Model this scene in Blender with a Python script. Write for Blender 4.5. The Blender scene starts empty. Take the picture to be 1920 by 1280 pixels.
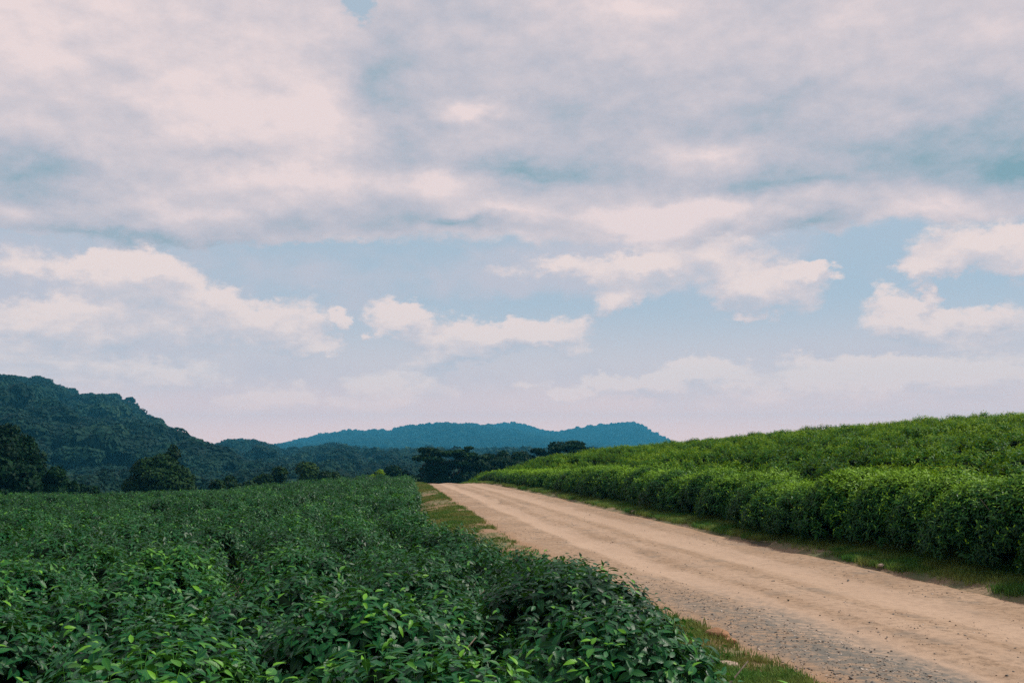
import bpy, math, random
import numpy as np
from mathutils import Vector, Matrix, noise as mnoise

rng = np.random.default_rng(7)
random.seed(7)
R = math.radians
PI = math.pi
scene = bpy.context.scene
COL = scene.collection

# ------------------------------------------------------------------ camera, sky, sun, exposure
CAM_Z, LENS, PITCH = 2.0, 35.0, math.atan((839 - 640) / (1920 * 35.0 / 36.0))
cam_d = bpy.data.cameras.new('camera')
cam_d.lens, cam_d.sensor_width, cam_d.clip_start, cam_d.clip_end = LENS, 36.0, 0.05, 9000.0
cam = bpy.data.objects.new('camera', cam_d)
cam.location = (0, 0, CAM_Z)
cam.rotation_euler = (PI / 2 + PITCH, 0, 0)
COL.objects.link(cam)
scene.camera = cam
FPX = 1920 * LENS / 36.0

SUN_EL, SUN_AZ = R(52), R(72)          # azimuth measured from the view direction (+Y) towards the right (+X)
sun_d = bpy.data.lights.new('sun', 'SUN')
sun_d.energy, sun_d.angle, sun_d.color = 4.8, R(0.6), (1.0, 0.93, 0.83)
sun = bpy.data.objects.new('sun', sun_d)
sdir = Vector((math.sin(SUN_AZ) * math.cos(SUN_EL), math.cos(SUN_AZ) * math.cos(SUN_EL), math.sin(SUN_EL)))
sun.rotation_euler = (-sdir).to_track_quat('-Z', 'Y').to_euler()
sun.location = (30, 20, 60)
COL.objects.link(sun)

scene.view_settings.view_transform = 'Standard'
scene.view_settings.look = 'None'
scene.view_settings.exposure = 0.0
scene.view_settings.gamma = 1.0
scene.view_settings.use_curve_mapping = False
scene.render.engine = 'CYCLES'
cy = scene.cycles
cy.use_denoising = False
cy.max_bounces, cy.diffuse_bounces, cy.glossy_bounces = 6, 3, 2
cy.transmission_bounces, cy.transparent_max_bounces, cy.volume_bounces = 4, 6, 0
cy.caustics_reflective = cy.caustics_refractive = False
cy.sample_clamp_indirect = 4.0


def px_dir(px, py):
    """direction of a photo pixel, as (azimuth, elevation)"""
    x, y, z = px - 960.0, FPX, 640.0 - py
    c, s = math.cos(PITCH), math.sin(PITCH)
    y, z = y * c - z * s, y * s + z * c
    return math.atan2(x, y), math.atan2(z, math.hypot(x, y))


class NT:
    """small node-tree builder"""
    def __init__(self, tree):
        self.t = tree
        tree.nodes.clear()

    def n(self, kind, props=None, **inp):
        nd = self.t.nodes.new(kind)
        for k, v in (props or {}).items():
            setattr(nd, k, v)
        for k, v in inp.items():
            self.set(nd, k, v)
        return nd

    def set(self, nd, k, v):
        s = nd.inputs[int(k[1:])] if k[0] == 'i' and k[1:].isdigit() else nd.inputs[k.replace('_', ' ')]
        if isinstance(v, bpy.types.NodeSocket):
            self.t.links.new(v, s)
        elif isinstance(v, bpy.types.Node):
            self.t.links.new(v.outputs[0], s)
        else:
            if hasattr(s.default_value, '__len__') and len(s.default_value) == 4 and len(v) == 3:
                v = (*v, 1.0)
            s.default_value = v

    def m(self, op, a, b=None, c=None, clamp=False):
        nd = self.n('ShaderNodeMath', {'operation': op, 'use_clamp': clamp})
        for i, v in enumerate((a, b, c)):
            if v is not None:
                self.set(nd, f'i{i}', v)
        return nd.outputs[0]

    def vm(self, op, a, b=None, scale=None):
        nd = self.n('ShaderNodeVectorMath', {'operation': op})
        self.set(nd, 'i0', a)
        if b is not None:
            self.set(nd, 'i1', b)
        if scale is not None:
            self.set(nd, 'Scale', scale)
        return nd.outputs[0]

    def sstep(self, v, a, b, lo=0.0, hi=1.0):
        nd = self.n('ShaderNodeMapRange', {'interpolation_type': 'SMOOTHSTEP'})
        for k, x in zip(('Value', 'From Min', 'From Max', 'To Min', 'To Max'), (v, a, b, lo, hi)):
            self.set(nd, k.replace(' ', '_'), x)
        return nd.outputs[0]

    def mix(self, f, a, b, blend='MIX'):
        nd = self.n('ShaderNodeMix', {'data_type': 'RGBA', 'blend_type': blend})
        self.set(nd, 'i0', f)
        self.set(nd, 'i6', a)
        self.set(nd, 'i7', b)
        return nd.outputs[2]

    def noise(self, vec, scale, detail=4.0, rough=0.55, lac=2.0, dist=0.0):
        return self.n('ShaderNodeTexNoise', None, Vector=vec, Scale=scale, Detail=detail, Roughness=rough, Lacunarity=lac, Distortion=dist)

    def ramp(self, f, stops, interp='LINEAR'):
        nd = self.n('ShaderNodeValToRGB')
        cr = nd.color_ramp
        cr.interpolation = interp
        while len(cr.elements) < len(stops):
            cr.elements.new(0.5)
        for e, (p, c) in zip(cr.elements, stops):
            e.position, e.color = p, (*c, 1.0)
        self.set(nd, 'Fac', f)
        return nd.outputs[0]


def build_world():
    w = bpy.data.worlds.new('World')
    scene.world = w
    w.use_nodes = True
    w.cycles.sampling_method = 'MANUAL'
    w.cycles.sample_map_resolution = 512
    N = NT(w.node_tree)
    tc = N.n('ShaderNodeTexCoord').outputs['Generated']
    sky = N.n('ShaderNodeTexSky', {'sky_type': 'NISHITA', 'sun_disc': False, 'sun_elevation': SUN_EL,
                                   'sun_rotation': SUN_AZ, 'altitude': 1500.0, 'air_density': 1.0,
                                   'dust_density': 1.0, 'ozone_density': 1.5})
    sep = N.n('ShaderNodeSeparateXYZ', None, Vector=tc)
    x, y, z = sep.outputs[0], sep.outputs[1], sep.outputs[2]
    az = N.m('ARCTAN2', x, y)
    hyp = N.m('SQRT', N.m('ADD', N.m('MULTIPLY', x, x), N.m('MULTIPLY', y, y)))
    el = N.m('ARCTAN2', z, hyp)
    uv = N.n('ShaderNodeCombineXYZ', None, X=az, Y=el).outputs[0]
    # billows push the cloud edges about, in three dimensions so the pattern closes round the sky
    st = N.vm('MULTIPLY', tc, (1.0, 1.0, 1.7))
    n1 = N.noise(st, 7.0, 7.0, 0.60).outputs['Color']
    n2 = N.noise(st, 30.0, 5.0, 0.60).outputs['Color']
    w1 = N.vm('MULTIPLY', N.vm('SUBTRACT', n1, (.5, .5, .5)), (0.075, 0.045, 0))
    w2 = N.vm('MULTIPLY', N.vm('SUBTRACT', n2, (.5, .5, .5)), (0.046, 0.032, 0))
    uw = N.vm('ADD', uv, N.vm('ADD', w1, w2))
    n0 = N.noise(st, 3.2, 3.0, 0.5).outputs['Color']
    w0 = N.vm('MULTIPLY', N.vm('SUBTRACT', n0, (.5, .5, .5)), (0.22, 0.13, 0))
    uw_soft = N.vm('ADD', uv, N.vm('ADD', w0, N.vm('ADD', w1, w2)))

    n3 = N.noise(st, 85.0, 4.0, 0.6).outputs['Color']
    uw = N.vm('ADD', uw, N.vm('MULTIPLY', N.vm('SUBTRACT', n3, (.5, .5, .5)), (0.018, 0.015, 0)))

    def blobs(lst, vec, grad='SPHERICAL', dy=0.0):
        acc = None
        for cx, cy_, rx, ry, amp in lst:
            a, e = px_dir(cx, cy_)
            mp = N.n('ShaderNodeMapping', {'vector_type': 'TEXTURE'}, Vector=vec, Location=(a, e - dy, 0), Scale=(rx / FPX, ry / FPX, 1))
            g = N.n('ShaderNodeTexGradient', {'gradient_type': grad}, Vector=mp).outputs['Fac']
            acc = N.m('MULTIPLY', g, amp) if acc is None else N.m('MULTIPLY_ADD', g, amp, acc)
        return acc

    # --- low heaps of cumulus
    cum = [(40, 605, 230, 80, 1.1), (225, 575, 150, 105, 1.0), (275, 510, 95, 75, .9), (140, 490, 230, 50, .8), (375, 555, 80, 60, .9),
           (410, 612, 130, 70, 1.0), (545, 608, 120, 80, 1.2), (600, 648, 80, 30, .8), (90, 700, 330, 60, .9),
           (745, 594, 75, 45, 1.05), (815, 632, 125, 68, 1.1), (930, 634, 125, 46, 1.0), (1045, 628, 135, 52, 1.1), (850, 672, 105, 32, .7),
           (650, 595, 26, 28, 1.0), (684, 620, 24, 14, .8), (1040, 508, 230, 42, .75), (1205, 540, 150, 62, 1.1), (1150, 572, 75, 32, .8),
           (1330, 462, 220, 70, 1.0), (1385, 540, 74, 56, 1.05), (1480, 545, 120, 70, 1.15), (1400, 602, 44, 18, .9), (1525, 512, 70, 26, .9),
           (1683, 588, 105, 62, 1.2), (1850, 602, 170, 54, 1.15), (1800, 470, 145, 70, 1.1), (1750, 508, 70, 26, .9), (1910, 480, 80, 70, .9),
           (1745, 547, 24, 16, .9), (755, 735, 140, 72, 1.2), (680, 762, 75, 32, .9), (540, 748, 125, 44, 1.0), (990, 717, 52, 20, 1.0),
           (1270, 498, 180, 40, .7), (1140, 720, 135, 34, 1.05), (1290, 706, 135, 48, 1.15), (1520, 722, 430, 62, 1.1), (1830, 712, 360, 84, 1.15), (1055, 735, 40, 26, .8),
           (1600, 780, 900, 60, .5), (300, 775, 420, 50, .5), (330, 690, 200, 50, .75)]
    cd = blobs(cum, uw)
    cd_up = blobs(cum, uw, dy=0.015)
    nf = N.noise(st, 17.0, 9.0, 0.64).outputs['Fac']
    sh = N.vm('ADD', st, (0.006, 0.0, 0.022))
    nf_up = N.noise(sh, 17.0, 9.0, 0.64).outputs['Fac']
    relief = N.m('SUBTRACT', nf, nf_up)          # thickness here against thickness nearer the light above
    cdn = N.m('ADD', cd, N.m('MULTIPLY', N.m('SUBTRACT', nf, 0.5), 1.35))
    cum_mask = N.sstep(cdn, 0.26, 0.72)
    # --- the high broken deck
    e1, e2 = px_dir(960, 535)[1], px_dir(960, 430)[1]
    wv = N.n('ShaderNodeSeparateXYZ', None, Vector=N.vm('ADD', uw, w0)).outputs[1]
    holes = blobs([(672, 10, 60, 46, 1.6), (30, 466, 110, 46, 1.3), (1482, 468, 100, 60, 1.4), (1600, 486, 150, 36, .9),
                   (560, 505, 330, 56, 1.1), (1900, 452, 70, 26, .6), (340, 540, 70, 60, .9), (1700, 530, 400, 50, .8)], uw)
    deck = N.m('SUBTRACT', N.sstep(wv, e1, e2), holes)
    deck = N.m('ADD', deck, N.m('MULTIPLY', N.m('SUBTRACT', nf, 0.5), 0.75))
    deck_mask = N.sstep(deck, 0.22, 0.70)
    # deck light and shade (undersides are blue-grey, thin parts glow)
    pl = N.n('ShaderNodeVectorMath', {'operation': 'DIVIDE'})
    N.set(pl, 'i0', tc)
    zz = N.m('ADD', N.m('MAXIMUM', z, 0.0), 0.10)
    N.set(pl, 'i1', N.n('ShaderNodeCombineXYZ', None, X=zz, Y=zz, Z=1.0).outputs[0])
    nl = N.noise(pl, 1.5, 5.0, 0.5, dist=0.5).outputs['Fac']
    nm = N.noise(pl, 3.6, 6.0, 0.52, dist=0.4).outputs['Fac']
    br = blobs([(60, 60, 420, 220, .45), (450, 200, 330, 270, .52), (620, 160, 150, 150, .38), (560, 350, 420, 70, .50), (330, 385, 420, 40, .22),
                (860, 345, 150, 60, .62), (930, 188, 110, 44, .75), (1090, 60, 300, 110, .45), (1000, 420, 240, 50, .45), (1260, 425, 230, 80, .80),
                (1330, 292, 150, 46, .42), (1500, 190, 620, 190, -.24), (1560, 70, 420, 150, .22), (1700, 425, 230, 46, .45), (1180, 20, 200, 80, .2), (1480, 160, 240, 90, .2), (400, 20, 200, 90, -.15),
                (60, 320, 300, 90, -.45), (200, 440, 460, 36, -.42), (400, 285, 170, 50, -.35), (215, 130, 130, 110, -.25), (780, 250, 170, 120, -.40), (900, 440, 330, 46, -.55), (1130, 225, 300, 90, -.16), (1050, 322, 300, 56, -.55), (1450, 360, 380, 56, -.50),
                (1850, 280, 330, 120, -.62), (1900, 312, 220, 50, -.45), (1620, 290, 300, 80, -.35), (1400, 210, 130, 60, -.2), (1450, 440, 240, 36, -.40), (210, 495, 120, 30, -.5), (750, 120, 110, 110, -.35)], uw_soft, 'QUADRATIC_SPHERE')
    b = N.m('ADD', N.m('ADD', br, 0.645), N.m('MULTIPLY', N.m('SUBTRACT', nl, 0.5), 0.70))
    b = N.m('ADD', b, N.m('MULTIPLY', N.m('SUBTRACT', nm, 0.5), 0.55))
    b = N.m('ADD', b, N.m('MULTIPLY', relief, 0.65))
    deck_col = N.ramp(b, [(0.0, (.24, .385, .45)), (0.25, (.385, .455, .53)), (0.48, (.525, .515, .58)), (0.75, (.68, .605, .635)), (1.0, (.85, .705, .695))])
    lit = N.m('SUBTRACT', cd, cd_up)
    cb = N.m('ADD', N.m('ADD', 0.60, N.m('MULTIPLY', lit, 0.75)), N.m('ADD', N.m('MULTIPLY', relief, 1.5), N.m('MULTIPLY', N.m('SUBTRACT', nm, 0.5), 0.8)))
    cum_col = N.ramp(cb, [(0.05, (.56, .56, .625)), (0.5, (.70, .625, .65)), (0.92, (.88, .73, .695))])
    # warm milky air low down
    low = N.sstep(el, px_dir(960, 540)[1], px_dir(960, 760)[1])
    lowest = N.sstep(el, px_dir(960, 690)[1], px_dir(960, 840)[1])
    warm = N.mix(lowest, (8.2, 6.6, 6.55), (14.0, 8.3, 6.7))
    ten = lambda c: N.vm('SCALE', c, scale=10.0)
    clear = N.mix(0.85, sky.outputs[0], ten(N.n('ShaderNodeRGB').outputs[0]))
    for nd in N.t.nodes:
        if nd.type == 'RGB':
            nd.outputs[0].default_value = (.47, .56, .645, 1)
    col = N.mix(N.m('MULTIPLY', low, 0.95), clear, warm)
    veil = N.sstep(N.m('ADD', blobs([(130, 560, 600, 170, 1.1), (1230, 500, 420, 120, .9), (700, 720, 700, 80, .7), (1650, 690, 620, 100, .8), (1900, 500, 260, 90, .6), (880, 545, 420, 60, .7)], uw_soft),
                             N.m('MULTIPLY', N.m('SUBTRACT', nf, 0.5), 0.9)), 0.10, 0.80)
    col = N.mix(N.m('MULTIPLY', veil, 0.72), col, N.mix(lowest, (6.2, 5.7, 6.3), (13.6, 8.0, 6.7)))
    col = N.mix(N.m('MULTIPLY', cum_mask, N.sstep(el, px_dir(960, 850)[1], px_dir(960, 640)[1], 0.65, 1.0)), col, N.mix(lowest, ten(cum_col), (14.2, 8.6, 7.0)))
    col = N.mix(deck_mask, col, ten(deck_col))
    bg = N.n('ShaderNodeBackground', None, Color=col, Strength=0.1)
    out = N.n('ShaderNodeOutputWorld', None, Surface=bg)


build_world()


# ------------------------------------------------------------------ helpers
def tag(o, label=None, cat=None, group=None, kind=None):
    for k, v in (('label', label), ('category', cat), ('group', group), ('kind', kind)):
        if v:
            o[k] = v
    return o


def link(o, parent=None):
    COL.objects.link(o)
    if parent is not None:
        o.parent = parent
    return o


def empty(name, loc):
    o = bpy.data.objects.new(name, None)
    o.location = loc
    o.empty_display_size = 0.2
    return link(o)


def np_mesh(name, V, F, mats=(), midx=None, attrs=None, smooth=True):
    """V (n,3), F (m,3 or 4)"""
    V = np.asarray(V, np.float32)
    F = np.asarray(F, np.int32)
    me = bpy.data.meshes.new(name)
    me.vertices.add(len(V))
    me.vertices.foreach_set('co', V.ravel())
    if len(F):
        k = F.shape[1]
        me.loops.add(F.size)
        me.loops.foreach_set('vertex_index', F.ravel())
        me.polygons.add(len(F))
        me.polygons.foreach_set('loop_start', np.arange(0, F.size, k, dtype=np.int32))
        me.polygons.foreach_set('loop_total', np.full(len(F), k, np.int32))
        if midx is not None:
            me.polygons.foreach_set('material_index', np.asarray(midx, np.int32))
        me.polygons.foreach_set('use_smooth', np.full(len(F), smooth, bool))
    for m in mats:
        me.materials.append(m)
    for an, arr in (attrs or {}).items():
        arr = np.asarray(arr, np.float32)
        if arr.ndim == 1:
            a = me.attributes.new(an, 'FLOAT', 'POINT')
            a.data.foreach_set('value', arr)
        else:
            a = me.attributes.new(an, 'FLOAT_VECTOR', 'POINT')
            a.data.foreach_set('vector', arr.ravel())
    me.update(calc_edges=True)
    me.validate()
    return me


def obj(name, me, parent=None, loc=None):
    o = bpy.data.objects.new(name, me)
    if loc is not None:
        o.location = loc
    return link(o, parent)


def sm(x, a, b):
    t = np.clip((np.asarray(x, float) - a) / (b - a), 0, 1)
    return t * t * (3 - 2 * t)


class VNoise:
    """cheap smooth value noise on the plane, vectorised"""
    def __init__(self, seed):
        self.g = np.random.default_rng(seed).random((256, 256))

    def __call__(self, x, y):
        x, y = np.asarray(x, float), np.asarray(y, float)
        xi, yi = np.floor(x).astype(int), np.floor(y).astype(int)
        fx, fy = x - xi, y - yi
        fx, fy = fx * fx * (3 - 2 * fx), fy * fy * (3 - 2 * fy)
        g = self.g
        a, b = g[xi % 256, yi % 256], g[(xi + 1) % 256, yi % 256]
        c, d = g[xi % 256, (yi + 1) % 256], g[(xi + 1) % 256, (yi + 1) % 256]
        return (a * (1 - fx) + b * fx) * (1 - fy) + (c * (1 - fx) + d * fx) * fy - 0.5

    def fbm(self, x, y, o=4):
        s, a = 0, 1.0
        for i in range(o):
            s = s + a * self(x * 2 ** i + 17.3 * i, y * 2 ** i + 5.1 * i)
            a *= 0.5
        return s


vn1, vn2, vn3 = VNoise(1), VNoise(2), VNoise(3)


class TPS:
    def __init__(self, pts):
        P = np.array(pts, float)
        self.c = P[:, :2]
        n = len(P)
        K = self.k(P[:, :2])
        A = np.zeros((n + 3, n + 3))
        A[:n, :n] = K + 0.5 * np.eye(n)
        A[:n, n] = 1
        A[:n, n + 1:] = P[:, :2]
        A[n, :n] = 1
        A[n + 1:, :n] = P[:, :2].T
        self.w = np.linalg.solve(A, np.r_[P[:, 2], 0, 0, 0])

    def k(self, q):
        d2 = ((q[:, None, :] - self.c[None]) ** 2).sum(-1)
        return 0.5 * d2 * np.log(d2 + 1e-9)

    def __call__(self, x, y):
        x, y = np.broadcast_arrays(np.asarray(x, float), np.asarray(y, float))
        q = np.stack([x.ravel(), y.ravel()], 1)
        out = np.empty(len(q))
        for i in range(0, len(q), 20000):
            s = q[i:i + 20000]
            out[i:i + 20000] = self.k(s) @ self.w[:-3] + self.w[-3] + s @ self.w[-2:]
        return out.reshape(x.shape)


# ------------------------------------------------------------------ lie of the land
_ly = np.array([-30, 0, 8.5, 14, 21.8, 33.6, 46, 58, 80, 130])
_lx = np.array([10.3, 4.35, 2.63, 1.5, 0.0, -1.75, -3.55, -5.35, -9.6, -22.0])
_ry = np.array([-30, 0, 5, 13, 21.8, 29.6, 43.4, 58, 80, 130])
_rx = np.array([14.5, 9.0, 8.15, 6.75, 5.14, 3.65, 0.95, -2.2, -7.0, -19.0])
_ey = np.array([-30, 0, 2.9, 4.0, 4.9, 6.5, 8.2, 10, 12.5, 15.5, 21, 27, 35, 46, 57, 80])
_ex = np.array([8.0, 1.9, 1.22, .22, 0.98, 1.08, .92, .55, -.02, -.66, -1.70, -2.42, -3.2, -4.3, -5.6, -10.5])
XL = lambda y: np.interp(y, _ly, _lx)
XR = lambda y: np.interp(y, _ry, _rx)
XE = lambda y: np.interp(y, _ey, _ex)          # outer edge of the tea on the lower side
XH = lambda y: XR(y) + 0.72 + 0.55 * vn2(np.asarray(y) * 0.36, 3.3)   # foot of the upper hedge


def ZR(y):
    y = np.asarray(y, float)
    t = np.maximum(y - 51.0, 0)
    return 0.10 * sm(y, 20, 50) - np.where(t < 30, 0.0032 * t * t, 0.0032 * 900 + 0.192 * (t - 30) * 0.6)


topL = TPS([(-2, 1, 1.2), (.8, 1, 1.2), (-5, 3, 1.18), (.9, 4.9, 1.14), (.5, 8, 1.04), (-.9, 15, .82), (-2.6, 27, .68), (-3.6, 35, .62), (-5.5, 55, .47),
            (-3, 6, 1.08), (-6, 12, .86), (-12, 25, .42), (-18, 35, .15), (-23, 44, -.05), (-17, 49, -.22), (-12, 54, .1), (-8, 57, .42),
            (-8, 68, -.7), (-15, 66, -1.6), (-28, 60, -1.5), (-20, 80, -4), (-11, 80, -3), (-42, 50, -1), (-45, 20, 0), (-42, 80, -5), (-30, 5, .8)])
topR = TPS([(8.9, 5, 1.62), (7.8, 13, 1.62), (6.3, 21.8, 1.5), (4.8, 29.6, 1.42), (2.1, 43.4, 1.15), (-1.0, 58, .72), (-2.2, 63, .25), (-3.6, 72, -1.0),
            (10.3, 20, 2.15), (15.4, 30, 2.86), (20.6, 40, 3.37), (25, 50, 3.5), (30, 60, 3.4), (10.3, 30, 2.35), (15.4, 45, 2.99), (18.9, 55, 3.1),
            (5.6, 35, 1.75), (9.6, 60, 2.32), (11.2, 70, 2.2), (4.9, 63, 1.85), (5.6, 75, 1.5), (1.5, 60, 1.30), (0, 76, .1),
            (30, 25, 3.4), (45, 40, 4.6), (42, 70, 3.2), (20, 9, 2.5), (30, 10, 3), (45, 15, 4), (10, 95, -1), (30, 95, .5), (50, 95, 1)])
VALLEY = -13.0


def ground_z(x, y):
    x, y = np.broadcast_arrays(np.asarray(x, float), np.asarray(y, float))
    cx, cy_ = np.clip(x, -45, 45), np.clip(y, -6, 90)
    zr = ZR(cy_)
    el_, er_ = XL(cy_) - x, x - XR(cy_)
    rough = 0.02 * vn1.fbm(x * 1.3, y * 1.3, 3)
    zl = zr + 0.01 + (topL(cx, cy_) - 0.88 - zr - 0.01) * sm(el_, 0.15, 2.2)
    zR_ = zr + 0.02 + (topR(cx, cy_) - 0.95 - zr - 0.02) * sm(er_, 0.9, 3.2) + .05 * sm(er_, .2, .9)
    z = np.where(el_ > 0, zl, np.where(er_ > 0, zR_, zr - 0.14))
    z = z + rough * np.where((el_ > 0) | (er_ > 0), 1, 0)
    far = np.maximum.reduce([sm(y, 62, 150), sm(-x, 40, 110), sm(x, 55, 160), sm(-y, 8, 60)])
    valley = VALLEY + 2.2 * vn2.fbm(x / 90, y / 90, 3)
    return z * (1 - far) + valley * far


# ------------------------------------------------------------------ materials
def new_mat(name):
    m = bpy.data.materials.new(name)
    m.use_nodes = True
    return m, NT(m.node_tree)


def finish(N, shader, disp=None):
    out = N.n('ShaderNodeOutputMaterial')
    N.t.links.new(shader if isinstance(shader, bpy.types.NodeSocket) else shader.outputs[0], out.inputs['Surface'])
    return out


def leaf_mat(name, old, mid, young, rough=0.38, trans=0.28, patch=0.35, veins=True, spec=0.5, psc=0.35, rvar=0.30):
    m, N = new_mat(name)
    tone = N.n('ShaderNodeAttribute', {'attribute_name': 'tone'}).outputs['Fac']
    pos = N.n('ShaderNodeNewGeometry').outputs['Position']
    rnd = N.n('ShaderNodeObjectInfo').outputs['Random']
    pn = N.noise(pos, psc, 3.0, 0.6).outputs['Fac']
    pn = N.m('MULTIPLY', N.sstep(pn, 0.35, 0.7), patch)
    f = N.m('ADD', N.m('ADD', tone, pn), N.m('MULTIPLY', N.m('SUBTRACT', rnd, 0.5), rvar), clamp=True)
    col = N.ramp(f, [(0.0, old), (0.45, mid), (1.0, young)])
    bump = None
    if veins:
        lu = N.n('ShaderNodeAttribute', {'attribute_name': 'lu'}).outputs['Fac']
        lw = N.n('ShaderNodeAttribute', {'attribute_name': 'lw'}).outputs['Fac']
        alw = N.m('ABSOLUTE', lw)
        ph = N.m('SUBTRACT', N.m('MULTIPLY', lu, 44.0), N.m('MULTIPLY', alw, 9.0))
        rib = N.m('ADD', N.m('MULTIPLY', N.m('SINE', ph), 0.5), 0.5)
        mid_v = N.sstep(alw, 0.0, 0.10)
        h = N.m('MULTIPLY', rib, mid_v)
        bump = N.n('ShaderNodeBump', None, Strength=0.16, Distance=0.002, Height=h).outputs[0]
        col = N.mix(N.m('MULTIPLY', N.m('SUBTRACT', 1.0, mid_v), 0.45), col, young)
    bs = N.n('ShaderNodeBsdfPrincipled', None, Base_Color=col, Roughness=rough)
    bs.inputs['Specular IOR Level'].default_value = spec
    if bump:
        N.t.links.new(bump, bs.inputs['Normal'])
    tcol = N.mix(0.5, col, young)
    tr = N.n('ShaderNodeBsdfTranslucent', None, Color=tcol)
    mx = N.n('ShaderNodeMixShader', None, i0=trans, i1=bs.outputs[0], i2=tr.outputs[0])
    finish(N, mx)
    return m


M_TEA_L = leaf_mat('tea_leaf_deep', (.0015, .026, .0125), (.006, .084, .022), (.10, .28, .016), rough=.42, trans=.16, spec=.18, patch=.3)  # dark mature leaf; cloud shade over the lower field is put into it too
M_TEA_R = leaf_mat('tea_leaf_fresh', (.002, .036, .008), (.020, .122, .008), (.22, .34, .012), rough=.5, trans=.28, patch=.6, spec=.08)
M_TEA_RH = leaf_mat('tea_leaf_hedge', (.002, .025, .011), (.008, .080, .011), (.18, .34, .013), rough=.45, trans=.18, patch=.3, spec=.10)  # darkest stop deepened to paint shade on the hedge face


def plain(name, col, col2=None, scale=8.0, rough=0.9, bump=0.3, detail=6, spec=.2):
    m, N = new_mat(name)
    pos = N.n('ShaderNodeNewGeometry').outputs['Position']
    nz = N.noise(pos, scale, detail, 0.6).outputs['Fac']
    c = N.mix(N.sstep(nz, 0.3, 0.7), col, col2 or tuple(v * .6 for v in col))
    b = N.n('ShaderNodeBump', None, Strength=bump, Distance=0.03, Height=nz)
    bs = N.n('ShaderNodeBsdfPrincipled', None, Base_Color=c, Roughness=rough, Normal=b)
    bs.inputs['Specular IOR Level'].default_value = spec
    finish(N, bs)
    return m


M_INNER = plain('inner_shade_black', (.004, .012, .005), (.002, .006, .003), 30, spec=.02)  # near-black core colour: shade inside bushes and crowns put in; also black stones
M_STEM = plain('grey_tea_stem', (.16, .13, .10), (.08, .065, .05), 60, .8)
M_BARK = plain('bark', (.09, .075, .06), (.045, .038, .03), 3, .9)
M_ROCK = plain('pale_rock', (.42, .32, .25), (.26, .19, .15), 14, .85, .5)
M_ROCK_O = plain('orange_rock', (.31, .165, .09), (.22, .12, .065), 14, .85, .5)
M_SOIL = plain('field_soil', (.10, .075, .05), (.05, .05, .028), 1.2, .95)
M_BASIN = plain('valley_grass', (.012, .026, .012), (.008, .018, .009), .05, .95)


def peb_mat():
    m, N = new_mat('gravel_stone')
    rnd = N.n('ShaderNodeObjectInfo').outputs['Random']
    c = N.ramp(rnd, [(0.0, (.035, .038, .038)), (.25, (.10, .10, .095)), (.5, (.20, .165, .135)), (.8, (.32, .23, .165)), (1.0, (.50, .44, .38))])
    finish(N, N.n('ShaderNodeBsdfPrincipled', None, Base_Color=c, Roughness=.85))
    return m


M_PEB = peb_mat()


def grass_mat(name, a, b_, dry):
    m, N = new_mat(name)
    rnd = N.n('ShaderNodeObjectInfo').outputs['Random']
    tone = N.n('ShaderNodeAttribute', {'attribute_name': 'tone'}).outputs['Fac']
    pos = N.n('ShaderNodeNewGeometry').outputs['Position']
    pn = N.sstep(N.noise(pos, 1.1, 4, .6).outputs['Fac'], .35, .65)
    c = N.mix(rnd, a, b_)
    c = N.mix(N.m('MULTIPLY', pn, N.m('ADD', 0.25, N.m('MULTIPLY', tone, .75))), c, dry)
    bs = N.n('ShaderNodeBsdfPrincipled', None, Base_Color=c, Roughness=.6)
    bs.inputs['Specular IOR Level'].default_value = .1
    tr = N.n('ShaderNodeBsdfTranslucent', None, Color=c)
    finish(N, N.n('ShaderNodeMixShader', None, i0=.3, i1=bs.outputs[0], i2=tr.outputs[0]))
    return m


M_GRASS_L = grass_mat('verge_grass_dry', (.035, .115, .016), (.085, .17, .024), (.26, .215, .075))
M_GRASS_R = grass_mat('verge_grass_green', (.03, .125, .022), (.075, .19, .026), (.26, .26, .07))


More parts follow.
